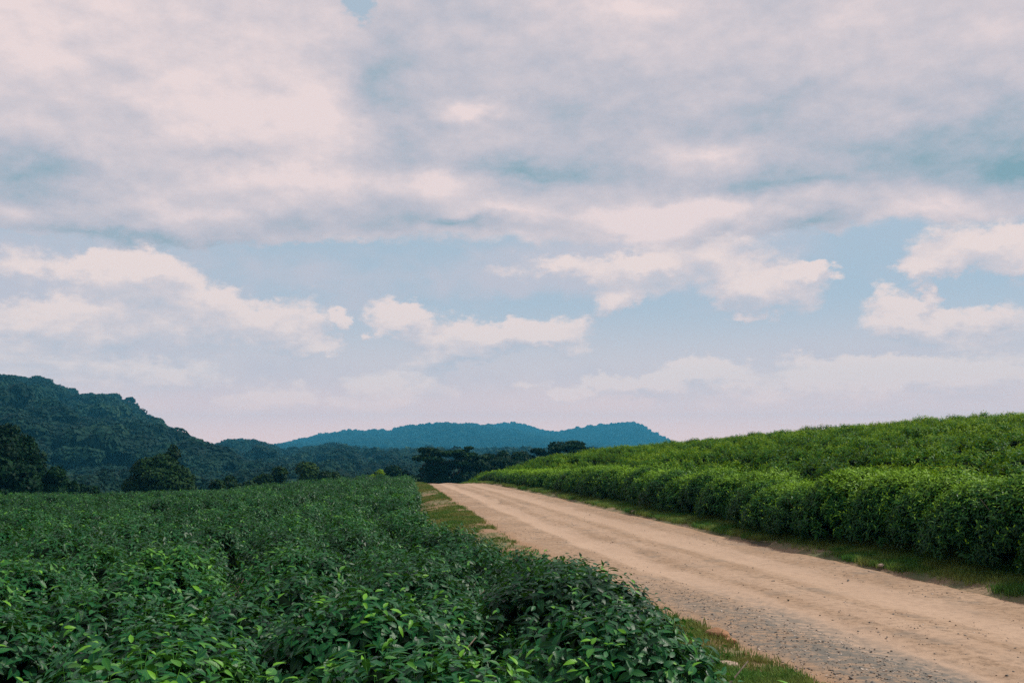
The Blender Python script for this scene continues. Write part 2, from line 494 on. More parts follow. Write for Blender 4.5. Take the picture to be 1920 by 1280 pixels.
def road_mat():
    m, N = new_mat('dirt_road')
    u = N.n('ShaderNodeAttribute', {'attribute_name': 'u'}).outputs['Fac']      # 0 left edge .. 1 right edge
    v = N.n('ShaderNodeAttribute', {'attribute_name': 'v'}).outputs['Fac']      # metres along
    pos = N.n('ShaderNodeNewGeometry').outputs['Position']
    al = N.n('ShaderNodeCombineXYZ', None, X=N.m('MULTIPLY', u, 5.0), Y=N.m('MULTIPLY', v, 0.16)).outputs[0]
    streak = N.noise(al, 1.6, 6, .6, dist=.3).outputs['Fac']
    uw = N.m('ADD', u, N.m('MULTIPLY', N.m('SUBTRACT', streak, .5), .22))

    def band(c, wdt):
        return N.m('SUBTRACT', 1.0, N.sstep(N.m('ABSOLUTE', N.m('SUBTRACT', uw, c)), wdt * .35, wdt))
    track = N.m('MAXIMUM', N.m('MAXIMUM', band(.30, .10), N.m('MULTIPLY', band(.70, .13), .9)), N.m('MULTIPLY', band(.48, .05), .5))
    big = N.noise(pos, .55, 5, .6).outputs['Fac']
    fine = N.noise(pos, 9.0, 6, .7).outputs['Fac']
    grit = N.noise(pos, 55.0, 3, .7).outputs['Fac']
    base = N.mix(N.sstep(big, .35, .65), (.27, .183, .120), (.33, .232, .160))
    base = N.mix(N.m('MULTIPLY', N.sstep(fine, .42, .66), .85), base, (.165, .112, .074))
    base = N.mix(N.m('MULTIPLY', track, .55), base, (.42, .305, .225))
    # grey-blue gravel showing through near the lower edge
    sv = N.m('MULTIPLY', N.m('SUBTRACT', 1.0, N.sstep(v, 11.0, 17.5)), N.m('SUBTRACT', 1.0, N.sstep(N.m('ABSOLUTE', N.m('SUBTRACT', uw, .17)), .06, .20)))
    sv = N.m('MULTIPLY', sv, N.sstep(N.m('ADD', fine, N.m('MULTIPLY', big, .5)), .52, .86))
    mid = N.m('MULTIPLY', N.sstep(N.noise(pos, 1.3, 5, .65).outputs['Fac'], .50, .70), N.m('SUBTRACT', 1.0, track))
    grav = N.m('MAXIMUM', N.m('MULTIPLY', sv, 1.1), N.m('MULTIPLY', mid, .5), clamp=True)
    base = N.mix(N.m('MULTIPLY', grav, .9), base, (.105, .105, .095))
    base = N.mix(N.m('MULTIPLY', N.sstep(grit, .60, .78), .55), base, (.09, .065, .05))
    base = N.mix(N.m('MULTIPLY', N.sstep(grit, .36, .26), .35), base, (.52, .43, .36))
    edge = N.m('MAXIMUM', N.sstep(uw, .10, .0), N.sstep(uw, .93, 1.0))
    base = N.mix(N.m('MULTIPLY', edge, .6), base, (.26, .155, .085))
    hgt = N.m('ADD', N.m('MULTIPLY', fine, 1.0), N.m('MULTIPLY', grit, .5))
    b = N.n('ShaderNodeBump', None, Strength=.55, Distance=.02, Height=hgt)
    bs = N.n('ShaderNodeBsdfPrincipled', None, Base_Color=base, Roughness=.92, Normal=b)
    bs.inputs['Specular IOR Level'].default_value = .15
    finish(N, bs)
    return m


M_ROAD = road_mat()


def verge_mat(name, soil, soil2, green, amt):
    m, N = new_mat(name)
    pos = N.n('ShaderNodeNewGeometry').outputs['Position']
    big = N.noise(pos, 1.0, 5, .6).outputs['Fac']
    fine = N.noise(pos, 14.0, 5, .7).outputs['Fac']
    c = N.mix(N.sstep(fine, .35, .65), soil, soil2)
    c = N.mix(N.m('MULTIPLY', N.sstep(big, .4, .6), amt), c, green)
    b = N.n('ShaderNodeBump', None, Strength=.6, Distance=.03, Height=fine)
    finish(N, N.n('ShaderNodeBsdfPrincipled', None, Base_Color=c, Roughness=.95, Normal=b))
    return m


M_VERGE_L = verge_mat('verge_dry_soil', (.25, .14, .075), (.16, .10, .055), (.06, .085, .022), .7)
M_VERGE_R = verge_mat('verge_green_soil', (.26, .175, .105), (.16, .11, .06), (.05, .085, .022), .7)

M_TREE = leaf_mat('tree_leaf_dark', (.001, .012, .006), (.005, .030, .009), (.028, .080, .018), rough=.6, trans=.12, patch=.2, veins=False, spec=.07)
M_TREE_B = leaf_mat('tree_leaf_olive', (.003, .016, .004), (.010, .038, .007), (.045, .085, .018), rough=.6, trans=.12, patch=.2, veins=False, spec=.07)
M_FOREST = leaf_mat('forest_leaf', (.003, .016, .012), (.010, .036, .021), (.06, .10, .05), rough=.65, trans=.10, patch=.25, veins=False, spec=.05, psc=.010, rvar=.55)  # bluish greens: part of the distance haze is put into the colour
M_HILL = plain('forest_floor', (.018, .034, .022), (.012, .022, .016), .05, .95)


# ------------------------------------------------------------------ ground sheet, road, verges
def graded(lo, hi, fine_lo, fine_hi, step, grow=1.22):
    mid = list(np.arange(fine_lo, fine_hi + 1e-6, step))
    s, v = step, fine_hi
    while v < hi:
        s *= grow
        v = min(v + s, hi)
        mid.append(v)
    s, v, low = step, fine_lo, []
    while v > lo:
        s *= grow
        v = max(v - s, lo)
        low.append(v)
    return np.array(low[::-1] + mid)


def grid_faces(nx, ny):
    i = np.arange(nx * ny).reshape(ny, nx)
    return np.stack([i[:-1, :-1], i[:-1, 1:], i[1:, 1:], i[1:, :-1]], -1).reshape(-1, 4)


EXT = 4150.0
gx = graded(-EXT, EXT, -46, 46, 0.9)
gy = graded(-EXT, EXT, -6, 92, 0.9)
GX, GY = np.meshgrid(gx, gy)
GZ = ground_z(GX, GY)
V = np.stack([GX, GY, GZ], -1).reshape(-1, 3)
gf = grid_faces(len(gx), len(gy))
fc = V[gf].mean(1)
midx = ((np.abs(fc[:, 0]) > 70) | (fc[:, 1] > 100) | (fc[:, 1] < -20)).astype(int)
tag(obj('ground', np_mesh('ground', V, gf, (M_SOIL, M_BASIN), midx)), kind='structure')


def strip(name, y0, y1, dy, us, fx, fz, mat):
    """a sheet following the road: us = columns, fx(u, y), fz(u, y, x)"""
    ys = np.arange(y0, y1, dy)
    U, Y = np.meshgrid(us, ys)
    X = fx(U, Y)
    Z = fz(U, Y, X)
    V = np.stack([X, Y, Z], -1).reshape(-1, 3)
    seg = np.r_[0, np.cumsum(np.hypot(np.diff(XL(ys)), np.diff(ys)))]
    vv = np.repeat((seg + y0)[:, None], len(us), 1).ravel()
    me = np_mesh(name, V, grid_faces(len(us), len(ys)), (mat,), None, {'u': U.ravel(), 'v': vv})
    return tag(obj(name, me), kind='structure')


def road_z(U, Y, X):
    ruts = -0.030 * np.exp(-((U - .30) / .07) ** 2) - 0.030 * np.exp(-((U - .70) / .08) ** 2) + 0.02 * np.exp(-((U - .5) / .1) ** 2)
    edge = -0.06 * (sm(-U, -.05, .06) + sm(U, .95, 1.06))
    return ZR(Y) + ruts + edge + 0.022 * vn1.fbm(X * 1.6, Y * 1.0, 4) + 0.012 * vn3(X * 9, Y * 9)


us = np.linspace(-.10, 1.08, 64)
strip('road', -8, 95, 0.16, us, lambda u, y: XL(y) + (XR(y) - XL(y)) * u, road_z, M_ROAD)
strip('verge', -8, 92, 0.12, np.linspace(-.12, 3.0, 36), lambda u, y: XL(y) - u * np.clip((XL(y) - XE(y)) / 2.1, .35, 1.2),
      lambda u, y, x: np.where(u < .12, ZR(y), ground_z(x, y)) - .10 * (1 - sm(u, -.12, .10)) + .035 + .022 * vn1.fbm(x * 2.9, y * 2.9, 4) + .03 * vn2(x * .7, y * .7), M_VERGE_L)
strip('verge', -8, 92, 0.12, np.linspace(-.40, 1.9, 26), lambda u, y: XR(y) + u,
      lambda u, y, x: np.where(u < .12, ZR(y), ground_z(x, y)) - .12 * (1 - sm(u, -.35, .12)) + .035 + .028 * vn1.fbm(x * 2.9, y * 2.9, 4) + .05 * vn2(x * .6, y * .6), M_VERGE_R)


# ------------------------------------------------------------------ leaf and sprig meshes
def leaf_arrays(L, W, curl=0.25, fold=0.25, hi=True):
    """one leaf along +X, face up +Z: V, tris, lu, lw"""
    t = np.array([0, .16, .42, .72, 1.0]) if hi else np.array([0, .42, 1.0])
    wd = np.array([0, .66, 1.0, .72, 0]) if hi else np.array([0, 1.0, 0])
    n = len(t)
    V, lu, lw = [], [], []
    zc = lambda a: -curl * L * a * a + 0.10 * L * a
    for a in t:
        V.append((a * L, 0, zc(a)))
        lu.append(a)
        lw.append(0)
    for s in (1, -1):
        for a, w_ in zip(t[1:-1], wd[1:-1]):
            V.append((a * L - .04 * L, s * w_ * W / 2, zc(a) + fold * w_ * W / 2))
            lu.append(a)
            lw.append(s)
    k = n - 2
    T = []
    for s in (0, 1):
        o = n + s * k
        q = [(0, 1, o)]
        for i in range(k - 1):
            q += [(1 + i, 2 + i, o + i), (2 + i, o + i + 1, o + i)]
        q += [(k, k + 1, o + k - 1)]
        T += q if s == 1 else [(a, c, b) for a, b, c in q]
    T = [(a, c, b) for a, b, c in T] if True else T
    return np.array(V, float), np.array(T, int), np.array(lu), np.array(lw)


def frame_from(n, spin):
    """rotation matrices (m,3,3) whose third column is n"""
    n = n / np.linalg.norm(n, axis=1, keepdims=True)
    ref = np.where(np.abs(n[:, 2:3]) < .9, np.array([[0, 0, 1.0]]), np.array([[1.0, 0, 0]]))
    t = np.cross(ref, n)
    t /= np.linalg.norm(t, axis=1, keepdims=True)
    b = np.cross(n, t)
    c, s = np.cos(spin)[:, None], np.sin(spin)[:, None]
    t2 = t * c + b * s
    b2 = np.cross(n, t2)
    return np.stack([t2, b2, n], -1)


def to_euler(M):
    return np.stack([np.arctan2(M[:, 2, 1], M[:, 2, 2]), -np.arcsin(np.clip(M[:, 2, 0], -1, 1)), np.arctan2(M[:, 1, 0], M[:, 0, 0])], -1)


def sprig_leaves(r, nleaf=8, young=0.5):
    """leaf poses on a tea shoot: list of (3x3, offset, length, width, curl, fold, tone)"""
    out = []
    a0 = r.random() * 6.28
    spiky = young > .8
    H = .11
    for k in range(nleaf):
        f = k / (nleaf - 1)
        ang = a0 + k * 2.4 + r.normal() * .25
        up = -0.28 + (.95 if spiky else .55) * f ** 1.8 + r.normal() * .20
        L = (.098 - .046 * f) * (0.80 + .45 * r.random())
        W = L * (.52 - .14 * f)
        tone = max(0.0, (f - .55) / .45) ** 1.3 * young + r.random() * .16
        d = np.array([math.cos(ang) * math.cos(up), math.sin(ang) * math.cos(up), math.sin(up)])
        side = np.array([-math.sin(ang), math.cos(ang), 0])
        roll = r.normal() * .25
        nrm = np.cross(d, side)
        side = side * math.cos(roll) + nrm * math.sin(roll)
        nrm = np.cross(d, side)
        out.append((np.stack([d, side, nrm], -1), np.array([0, 0, -.06 + H * f]), L, W, .15 + .35 * r.random(), .15 + .35 * r.random(), tone))
    return out


def sprig_arrays(r, nleaf, young, hi):
    Vs, Ts, tn, lu, lw, o = [], [], [], [], [], 0
    for M, off, L, W, cu, fo, tone in sprig_leaves(r, nleaf, young):
        v, t, a, b = leaf_arrays(L, W, cu, fo, hi)
        Vs.append(v @ M.T + off)
        Ts.append(t + o)
        tn.append(np.full(len(v), tone))
        lu.append(a)
        lw.append(b)
        o += len(v)
    # stalk
    v = np.array([(.003, 0, -.16), (-.0015, .0026, -.16), (-.0015, -.0026, -.16), (0, 0, .07)])
    Vs.append(v)
    Ts.append(np.array([(0, 1, 3), (1, 2, 3), (2, 0, 3)]) + o)
    tn.append(np.full(4, .35))
    lu.append(np.zeros(4))
    lw.append(np.zeros(4) + 1)
    return np.concatenate(Vs), np.concatenate(Ts), np.concatenate(tn), np.concatenate(lu), np.concatenate(lw)


HI = [sprig_arrays(np.random.default_rng(100 + i), 7, (.12, .3, .8, .18)[i % 4], True) for i in range(6)]
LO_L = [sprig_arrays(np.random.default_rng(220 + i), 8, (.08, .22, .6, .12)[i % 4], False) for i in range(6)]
LO = [sprig_arrays(np.random.default_rng(200 + i), 8, (.2, .5, .9, .35)[i % 4], False) for i in range(6)]


def dome_arrays(nu=12, nv=5, p=3.0):
    V = [(0, 0, 1.0)]
    taper = lambda z: .30 + .70 * min(1.0, z / .45)
    for j in range(1, nv + 1):
        rho = math.sin(j / nv * PI / 2)
        z = max(0, 1 - rho ** p) ** (1 / p)
        for i in range(nu):
            a = 2 * PI * i / nu
            V.append((rho * math.cos(a) * taper(z), rho * math.sin(a) * taper(z), z))
    T = [(0, 1 + i, 1 + (i + 1) % nu) for i in range(nu)]
    for j in range(nv - 1):
        o, q = 1 + j * nu, 1 + (j + 1) * nu
        for i in range(nu):
            k = (i + 1) % nu
            T += [(o + i, q + i, q + k), (o + i, q + k, o + k)]
    return np.array(V), np.array(T)


DV, DT = dome_arrays()


# --- geometry-node scatter for the masses nobody could count
def make_collection(name, meshes):
    c = bpy.data.collections.new(name)
    for i, me in enumerate(meshes):
        c.objects.link(bpy.data.objects.new(f'{name}_{"abcdefghijklmnop"[i]}', me))
    return c


def scatter(name, P, rot, scl, pick, coll, kind='stuff'):
    """points mesh + instance-on-points"""
    o = obj(name, np_mesh(name, P, np.zeros((0, 3), int), (), None, {'rot': rot, 'scl': scl, 'pick': pick}))
    g = bpy.data.node_groups.new(name, 'GeometryNodeTree')
    g.interface.new_socket('Geometry', in_out='INPUT', socket_type='NodeSocketGeometry')
    g.interface.new_socket('Geometry', in_out='OUTPUT', socket_type='NodeSocketGeometry')
    nn = g.nodes.new
    gi, go = nn('NodeGroupInput'), nn('NodeGroupOutput')
    ci = nn('GeometryNodeCollectionInfo')
    ci.inputs['Collection'].default_value = coll
    ci.inputs['Separate Children'].default_value = True
    ci.inputs['Reset Children'].default_value = True

    def attr(nm, t):
        a = nn('GeometryNodeInputNamedAttribute')
        a.data_type = t
        a.inputs['Name'].default_value = nm
        return a.outputs['Attribute']
    ip = nn('GeometryNodeInstanceOnPoints')
    ip.inputs['Pick Instance'].default_value = True
    e2r = nn('FunctionNodeEulerToRotation')
    L = g.links.new
    L(attr('rot', 'FLOAT_VECTOR'), e2r.inputs[0])
    L(gi.outputs[0], ip.inputs['Points'])
    L(ci.outputs[0], ip.inputs['Instance'])
    f2i = nn('FunctionNodeFloatToInt')
    L(attr('pick', 'FLOAT'), f2i.inputs[0])
    L(f2i.outputs[0], ip.inputs['Instance Index'])
    L(e2r.outputs[0], ip.inputs['Rotation'])
    L(attr('scl', 'FLOAT_VECTOR'), ip.inputs['Scale'])
    L(ip.outputs[0], go.inputs[0])
    md = o.modifiers.new('scatter', 'NODES')
    md.node_group = g
    o['kind'] = kind
    return o


def leafmesh(name, A, mat):
    v, t, tn, lu, lw = A
    return np_mesh(name, v, t, (mat,), None, {'tone': tn, 'lu': lu, 'lw': lw})


def tea_collection(name, mat, src):
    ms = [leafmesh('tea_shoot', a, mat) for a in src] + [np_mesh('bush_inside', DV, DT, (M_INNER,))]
    return make_collection(name, ms)


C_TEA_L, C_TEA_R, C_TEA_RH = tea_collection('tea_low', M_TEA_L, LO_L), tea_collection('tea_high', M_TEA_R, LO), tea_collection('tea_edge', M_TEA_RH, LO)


# ------------------------------------------------------------------ tea bushes
def bush_points(r, n, Rx, Ry, H, p, side_amt, faces=None):
    """n shoot positions on a clipped bush (flat-topped dome), with outward normals"""
    ntop = int(n * (1 - side_amt))
    rho = np.sqrt(r.random(ntop)) * .97
    zz = np.power(np.maximum(1 - rho ** p, 0), 1 / p)
    ns = n - ntop
    if ns:
        zs = .16 + .80 * r.random(ns) ** .72
        rs = np.power(1 - zs ** p, 1 / p)
        rho, zz = np.r_[rho, rs], np.r_[zz, zs]
    a = r.random(len(rho)) * 2 * PI
    if faces is not None and ns:
        a[ntop:] = faces[0] + (r.random(ns) - .5) * 2 * faces[1]
    x, y = rho * np.cos(a), rho * np.sin(a)
    nr = np.stack([x * rho ** (p - 2) / Rx, y * rho ** (p - 2) / Ry, zz ** (p - 1) / H], -1)
    nr /= np.linalg.norm(nr, axis=1, keepdims=True) + 1e-9
    nr[:, 2] += .55
    nr += r.normal(size=nr.shape) * .22
    P = np.stack([x * Rx, y * Ry, zz * H], -1)
    P += r.normal(size=P.shape) * np.array([.03, .03, .02])
    return P, nr


# layout of the lower field
bushes_L = []
yy, row = 1.75, 0
rb = np.random.default_rng(11)
while yy < 72:
    x0 = XE(yy) - .62
    k = 0
    while True:
        xx = x0 - k * 1.08 + (rb.normal() * .12 if k else rb.normal() * .08)
        y_ = yy + rb.normal() * .14
        if xx < -(.62 * yy + 7):
            break
        bushes_L.append(dict(x=xx, y=y_, edge=(k == 0), row=row, col=k))
        k += 1
    yy += 1.12 + .004 * yy + (.42 if row > 6 and row % 4 == 2 else 0)
    row += 1
for b in bushes_L:
    b['R'] = .655 + rb.normal() * .07
    b['H'] = .88
    b['z'] = float(topL(b['x'], b['y'])) - .88 + rb.normal() * .055 + .12 * float(vn3(b['x'] * .35, b['y'] * .35)) * min(1, b['y'] / 12)
    b['d'] = math.hypot(b['x'], b['y'])

for b in bushes_L:                      # the two bushes that end the field at the bottom of the picture
    if b['edge'] and b['row'] in (1, 3):
        b['x'], b['y'], b['R'], top = (.80, 3.25, .56, 1.13) if b['row'] == 1 else (.46, 5.0, .70, 1.17)
        b['z'], b['d'] = top - .88, math.hypot(b['x'], b['y'])

# layout of the upper field: rows follow the road
bushes_R = []
yy, k = 4.0, 0
rc = np.random.default_rng(12)
while yy < 84:
    y_ = yy
    j, off = 0, 0.0
    while True:
        Rr = 1.02 if j == 0 else .82
        xx = float(XH(y_)) + .95 + off + rc.normal() * (.13 if j == 0 else .14)
        yj = y_ + .14 * off + rc.normal() * .18
        if xx > .62 * yj + 9 or off > 46:
            break
        bushes_R.append(dict(x=xx, y=yj, edge=(j == 0), row=j, col=k))
        off += 1.22 if j == 0 else 1.12 + .02 * j + (.50 if j % 3 == 0 else 0)
        j += 1
    yy += 1.16 + .006 * yy
    k += 1
for b in bushes_R:
    b['R'] = (1.30 if b['edge'] else .84) + rc.normal() * .08
    tz = float(topR(b['x'], b['y'])) + rc.normal() * (.07 if b['edge'] else .05) + .16 * float(vn3(b['x'] * .3 + 40, b['y'] * .3)) + .20 * float(vn1((b['x'] - XR(b['y'])) * .42, b['y'] * .07)) * (b['row'] > 0)
    if b['edge']:
        tz -= .22
        gz = float(ground_z(XR(b['y']) + 1.0, b['y']))
        b['H'] = tz - gz
        b['z'] = gz
    else:
        if b['row'] == 1:
            tz -= .13
        b['H'] = 1.0
        b['z'] = tz - 1.0
    b['d'] = math.hypot(b['x'], b['y'])


def mature(tone):
    return tone


LEAF_MESH = {}
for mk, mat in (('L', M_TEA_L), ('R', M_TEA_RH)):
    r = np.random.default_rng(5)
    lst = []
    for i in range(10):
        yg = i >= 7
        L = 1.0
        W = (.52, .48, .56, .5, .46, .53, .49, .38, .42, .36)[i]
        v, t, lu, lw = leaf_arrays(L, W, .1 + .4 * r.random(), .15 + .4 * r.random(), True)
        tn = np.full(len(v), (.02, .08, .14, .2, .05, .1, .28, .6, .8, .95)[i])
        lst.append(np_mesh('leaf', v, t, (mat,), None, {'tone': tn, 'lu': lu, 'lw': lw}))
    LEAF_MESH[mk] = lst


def tube_arrays(pts, rad, k=5):
    pts = [np.array(p, float) for p in pts]
    V, T = [], []
    for i, (p, r_) in enumerate(zip(pts, rad)):
        d = pts[min(i + 1, len(pts) - 1)] - pts[max(i - 1, 0)]
        d /= np.linalg.norm(d) + 1e-9
        a = np.cross(d, (0, 0, 1) if abs(d[2]) < .9 else (1, 0, 0))
        a /= np.linalg.norm(a)
        b = np.cross(d, a)
        for j in range(k):
            th = 2 * PI * j / k
            V.append(p + (a * math.cos(th) + b * math.sin(th)) * r_)
    for i in range(len(pts) - 1):
        for j in range(k):
            q = (j + 1) % k
            T += [(i * k + j, i * k + q, (i + 1) * k + q), (i * k + j, (i + 1) * k + q, (i + 1) * k + j)]
    e = (len(pts) - 1) * k
    T += [(e, e + j, e + j + 1) for j in range(1, k - 1)]
    return np.array(V), np.array(T, int)


def join(parts):
    Vs, Ts, o = [], [], 0
    for v, t in parts:
        Vs.append(v)
        Ts.append(t + o)
        o += len(v)
    return np.concatenate(Vs), np.concatenate(Ts)


def make_bush(b, mk, mat, label, group, n, nleaf_objs, side, faces, hi, sscale=1.0, seed=0, inset=.66, pw=2.3, topt=0.0):
    r = np.random.default_rng(seed)
    t = empty('tea_bush', (b['x'], b['y'], b['z']))
    tag(t, label, 'tea bush', group)
    Rb, H = b['R'], b['H']
    P, nr = bush_points(r, n, Rb, Rb, H, pw, side, faces)
    to = np.array([-b['x'], -b['y'], CAM_Z - b['z']])
    to /= np.linalg.norm(to)
    spin = r.random(n) * 2 * PI
    Ms = frame_from(nr, spin)
    sc = sscale * (0.85 + .35 * r.random(n))
    used = np.zeros(n, bool)
    if nleaf_objs:
        ns = nleaf_objs // 8 + 1
        score = (nr / np.linalg.norm(nr, axis=1, keepdims=True)) @ to + 1.2 * P[:, 2] / H + .5 * r.random(n) + .35 * (P @ to)
        order = np.argsort(-score)[:ns]
        used[order] = True
        made = 0
        for i in order:
            for M, off, L, W, cu, fo, tone in sprig_leaves(r, 8, r.choice([.1, .22, .75, .4])):
                if made >= nleaf_objs:
                    break
                v = 7 + int(r.integers(3)) if tone > .45 else int(r.integers(7))
                m3 = Ms[i] @ M
                pos = P[i] + Ms[i] @ (off * sc[i])
                mat4 = Matrix(((*(m3[0] * L * sc[i]), pos[0]), (*(m3[1] * L * sc[i]), pos[1]), (*(m3[2] * L * sc[i]), pos[2]), (0, 0, 0, 1)))
                lo = bpy.data.objects.new('leaf', LEAF_MESH[mk][v])
                COL.objects.link(lo)
                lo.parent = t
                lo.matrix_local = mat4
                made += 1
    # the rest of the leaf mass: one mesh
    Vs, Ts, tn, lu, lw, o = [], [], [], [], [], 0
    src = HI if hi else (LO_L if mk == 'L' else LO)
    for i in np.where(~used)[0]:
        v, tt, a, b_, c = src[int(r.integers(6))]
        Vs.append((v * sc[i]) @ Ms[i].T + P[i])
        Ts.append(tt + o)
        tn.append(np.clip(a + r.normal() * .06 + topt * (P[i][2] / H - .60) * (2.5 if P[i][2] > .6 * H else .9), 0, 1))  # young shoots paler on top; shaded face painted by darker tone lower down
        lu.append(b_)
        lw.append(c)
        o += len(v)
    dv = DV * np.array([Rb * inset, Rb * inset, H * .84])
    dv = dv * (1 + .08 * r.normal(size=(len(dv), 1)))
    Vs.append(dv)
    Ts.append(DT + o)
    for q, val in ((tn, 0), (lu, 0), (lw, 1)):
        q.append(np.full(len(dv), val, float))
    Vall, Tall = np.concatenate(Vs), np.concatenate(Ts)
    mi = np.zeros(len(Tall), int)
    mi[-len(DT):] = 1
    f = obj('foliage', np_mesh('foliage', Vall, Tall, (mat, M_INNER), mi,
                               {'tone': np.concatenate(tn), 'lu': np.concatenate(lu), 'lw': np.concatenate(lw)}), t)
    f['kind'] = 'stuff'
    # a few crooked stems, forking
    for s in range(3):
        a = r.random() * 6.28
        p = np.array([.08 * math.cos(a), .08 * math.sin(a), -.05])
        pts, rad = [p.copy()], [.012]
        for q in range(4):
            p = p + np.array([math.cos(a) * Rb * .2 + r.normal() * .04, math.sin(a) * Rb * .2 + r.normal() * .04, H * .20])
            pts.append(p.copy())
            rad.append(.010 - .0022 * q)
        v, tt = tube_arrays(pts, rad)
        obj('stem', np_mesh('stem', v, tt, (M_STEM,)), t)
    return t


thing_L = [b for b in bushes_L if b['d'] < 9.6 and b['x'] > -.56 * b['y'] - 1.2]
thing_R = sorted([b for b in bushes_R if b['edge'] and 9 < b['y'] < 60], key=lambda b: b['y'])
near_ids = {id(b) for b in thing_L} | {id(b) for b in thing_R}

ordinal = ['first', 'second', 'third', 'fourth', 'fifth', 'sixth', 'seventh', 'eighth', 'ninth', 'tenth', 'eleventh', 'twelfth',
           'thirteenth', 'fourteenth', 'fifteenth', 'sixteenth', 'seventeenth', 'eighteenth', 'nineteenth', 'twentieth']
ordinal += ['twenty-' + o for o in ordinal[:9]] + ['thirtieth'] + ['thirty-' + o for o in ordinal[:9]]
edge_n = 0
for i, b in enumerate(sorted(thing_L, key=lambda b: b['d'])):
    d = b['d']
    n = int(np.clip(340 * (4 / d) ** .5, 200, 340))
    nl = int(np.clip(230 * (4.5 / d), 70, 230)) if b['y'] > 2.6 else 40
    rw = ordinal[b['row']]
    if b['edge']:
        lab = f'dark tea bush at the road verge ending the {rw} row from the bottom'
    else:
        lab = f"dark tea bush {ordinal[b['col']]} in from the road verge in the {rw} row"
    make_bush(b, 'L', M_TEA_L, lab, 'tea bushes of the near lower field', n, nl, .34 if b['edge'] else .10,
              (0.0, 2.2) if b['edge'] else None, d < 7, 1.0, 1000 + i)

for i, b in enumerate(thing_R):
    d = b['d']
    n = int(np.clip(1000 * (14 / d) ** .8, 300, 1000))
    nl = 150 if i < 3 else (60 if i < 6 else 0)
    lab = f'rounded tea hedge bush beside the road, {ordinal[i]} from the right end of the hedge'
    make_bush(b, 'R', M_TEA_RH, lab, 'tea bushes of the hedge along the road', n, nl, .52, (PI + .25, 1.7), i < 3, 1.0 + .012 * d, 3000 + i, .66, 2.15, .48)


def field(name, bs, coll, seed, base_n, side_edge):
    r = np.random.default_rng(seed)
    P, Nn, S, K = [], [], [], []
    cores, cs = [], []
    for b in bs:
        if id(b) in near_ids:
            continue
        d = max(b['d'], 4)
        if r.random() < .03:
            continue
        n = int(np.clip(base_n * (9 / d) ** .42, 70, base_n))
        s = float(np.clip((d / 9) ** .2, 1, 1.3))
        p, nr = bush_points(r, n, b['R'], b['R'], b['H'], 2.3, .4 if (b['edge'] and side_edge) else .10)
        P.append(p + np.array([b['x'], b['y'], b['z']]))
        Nn.append(nr)
        S.append(s * (.85 + .35 * r.random(n)))
        K.append(r.integers(0, 6, n))
        cores.append((b['x'], b['y'], b['z']))
        cs.append((b['R'] * .66, b['R'] * .66, b['H'] * .80))
    P, Nn, S, K = np.concatenate(P), np.concatenate(Nn), np.concatenate(S), np.concatenate(K)
    rot = to_euler(frame_from(Nn, r.random(len(P)) * 2 * PI))
    scl = np.repeat(S[:, None], 3, 1)
    m = len(cores)
    return scatter(name, np.r_[P, np.array(cores)], np.r_[rot, np.zeros((m, 3))], np.r_[scl, np.array(cs)],
                   np.r_[K, np.full(m, 6)].astype(float), coll)


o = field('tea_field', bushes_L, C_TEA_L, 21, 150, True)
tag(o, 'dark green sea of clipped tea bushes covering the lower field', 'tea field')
o = field('tea_field', [b for b in bushes_R if not b['edge'] or id(b) not in near_ids], C_TEA_R, 22, 190, True)
tag(o, 'bright yellow green tea bushes covering the slope above the road', 'tea field')


# ------------------------------------------------------------------ verge grass, gravel, stones
def tuft(r, n, h, spread, mat):
    V, T, tn, o = [], [], [], 0
    for i in range(n):
        a, l = r.random() * 6.28, r.random() * 1.0
        hh = h * (.5 + .7 * r.random())
        bx, by = r.normal() * spread, r.normal() * spread
        dx, dy = math.cos(a), math.sin(a)
        w = .0026 + .0016 * r.random()
        l1, l2 = .18 * hh + .1 * l * hh, .35 * hh + .5 * l * hh
        V += [(bx - dy * w, by + dx * w, -.02), (bx + dy * w, by - dx * w, -.02),
              (bx + dx * l1 - dy * w * .8, by + dy * l1 + dx * w * .8, hh * .6), (bx + dx * l1 + dy * w * .8, by + dy * l1 - dx * w * .8, hh * .6),
              (bx + dx * l2, by + dy * l2, hh)]
        T += [(o, o + 1, o + 3), (o, o + 3, o + 2), (o + 2, o + 3, o + 4)]
        tn += [.9, .9, .5, .5, .2]
        o += 5
    return np_mesh('tuft', V, T, (mat,), None, {'tone': tn})


def grass(name, pts, mat, seed, h, smin, smax):
    r = np.random.default_rng(seed)
    c = make_collection(name + '_tuft', [tuft(np.random.default_rng(seed + i), 16, h, .035, mat) for i in range(5)])
    n = len(pts)
    rot = np.stack([r.normal(size=n) * .12, r.normal(size=n) * .12, r.random(n) * 6.28], -1)
    s = smin + (smax - smin) * r.random(n)
    return scatter(name, pts, rot, np.repeat(s[:, None], 3, 1), r.integers(0, 5, n).astype(float), c)


r = np.random.default_rng(31)
N0 = 110000
y = 3 + 60 * r.random(N0) ** 1.4
x = XL(y) - .0 - r.random(N0) * (XL(y) - XE(y) + .6)
den = sm(vn1.fbm(x * .8, y * .8, 3) + .16 * (XL(y) - x) - .12 * sm(x - XE(y), .9, 2.0), -.22, .40)
keep = r.random(N0) < .02 + den * .45
x, y = x[keep], y[keep]
tag(grass('verge_grass', np.stack([x, y, ground_z(x, y) + .035], -1), M_GRASS_L, 300, .045, .5, 1.5),
    'patchy dry grass between the lower tea field and road', 'grass')
N0 = 26000
y = 5.5 + 7.5 * r.random(N0)
x = XL(y) - .15 - r.random(N0) * (XL(y) - XE(y) + .4)
keep = r.random(N0) < sm(vn2.fbm(x * 1.5 + 4, y * 1.2, 3) + .25 * (XL(y) - x) - .3 * sm(y, 9, 13), -.05, .5) * .8
x, y = x[keep], y[keep]
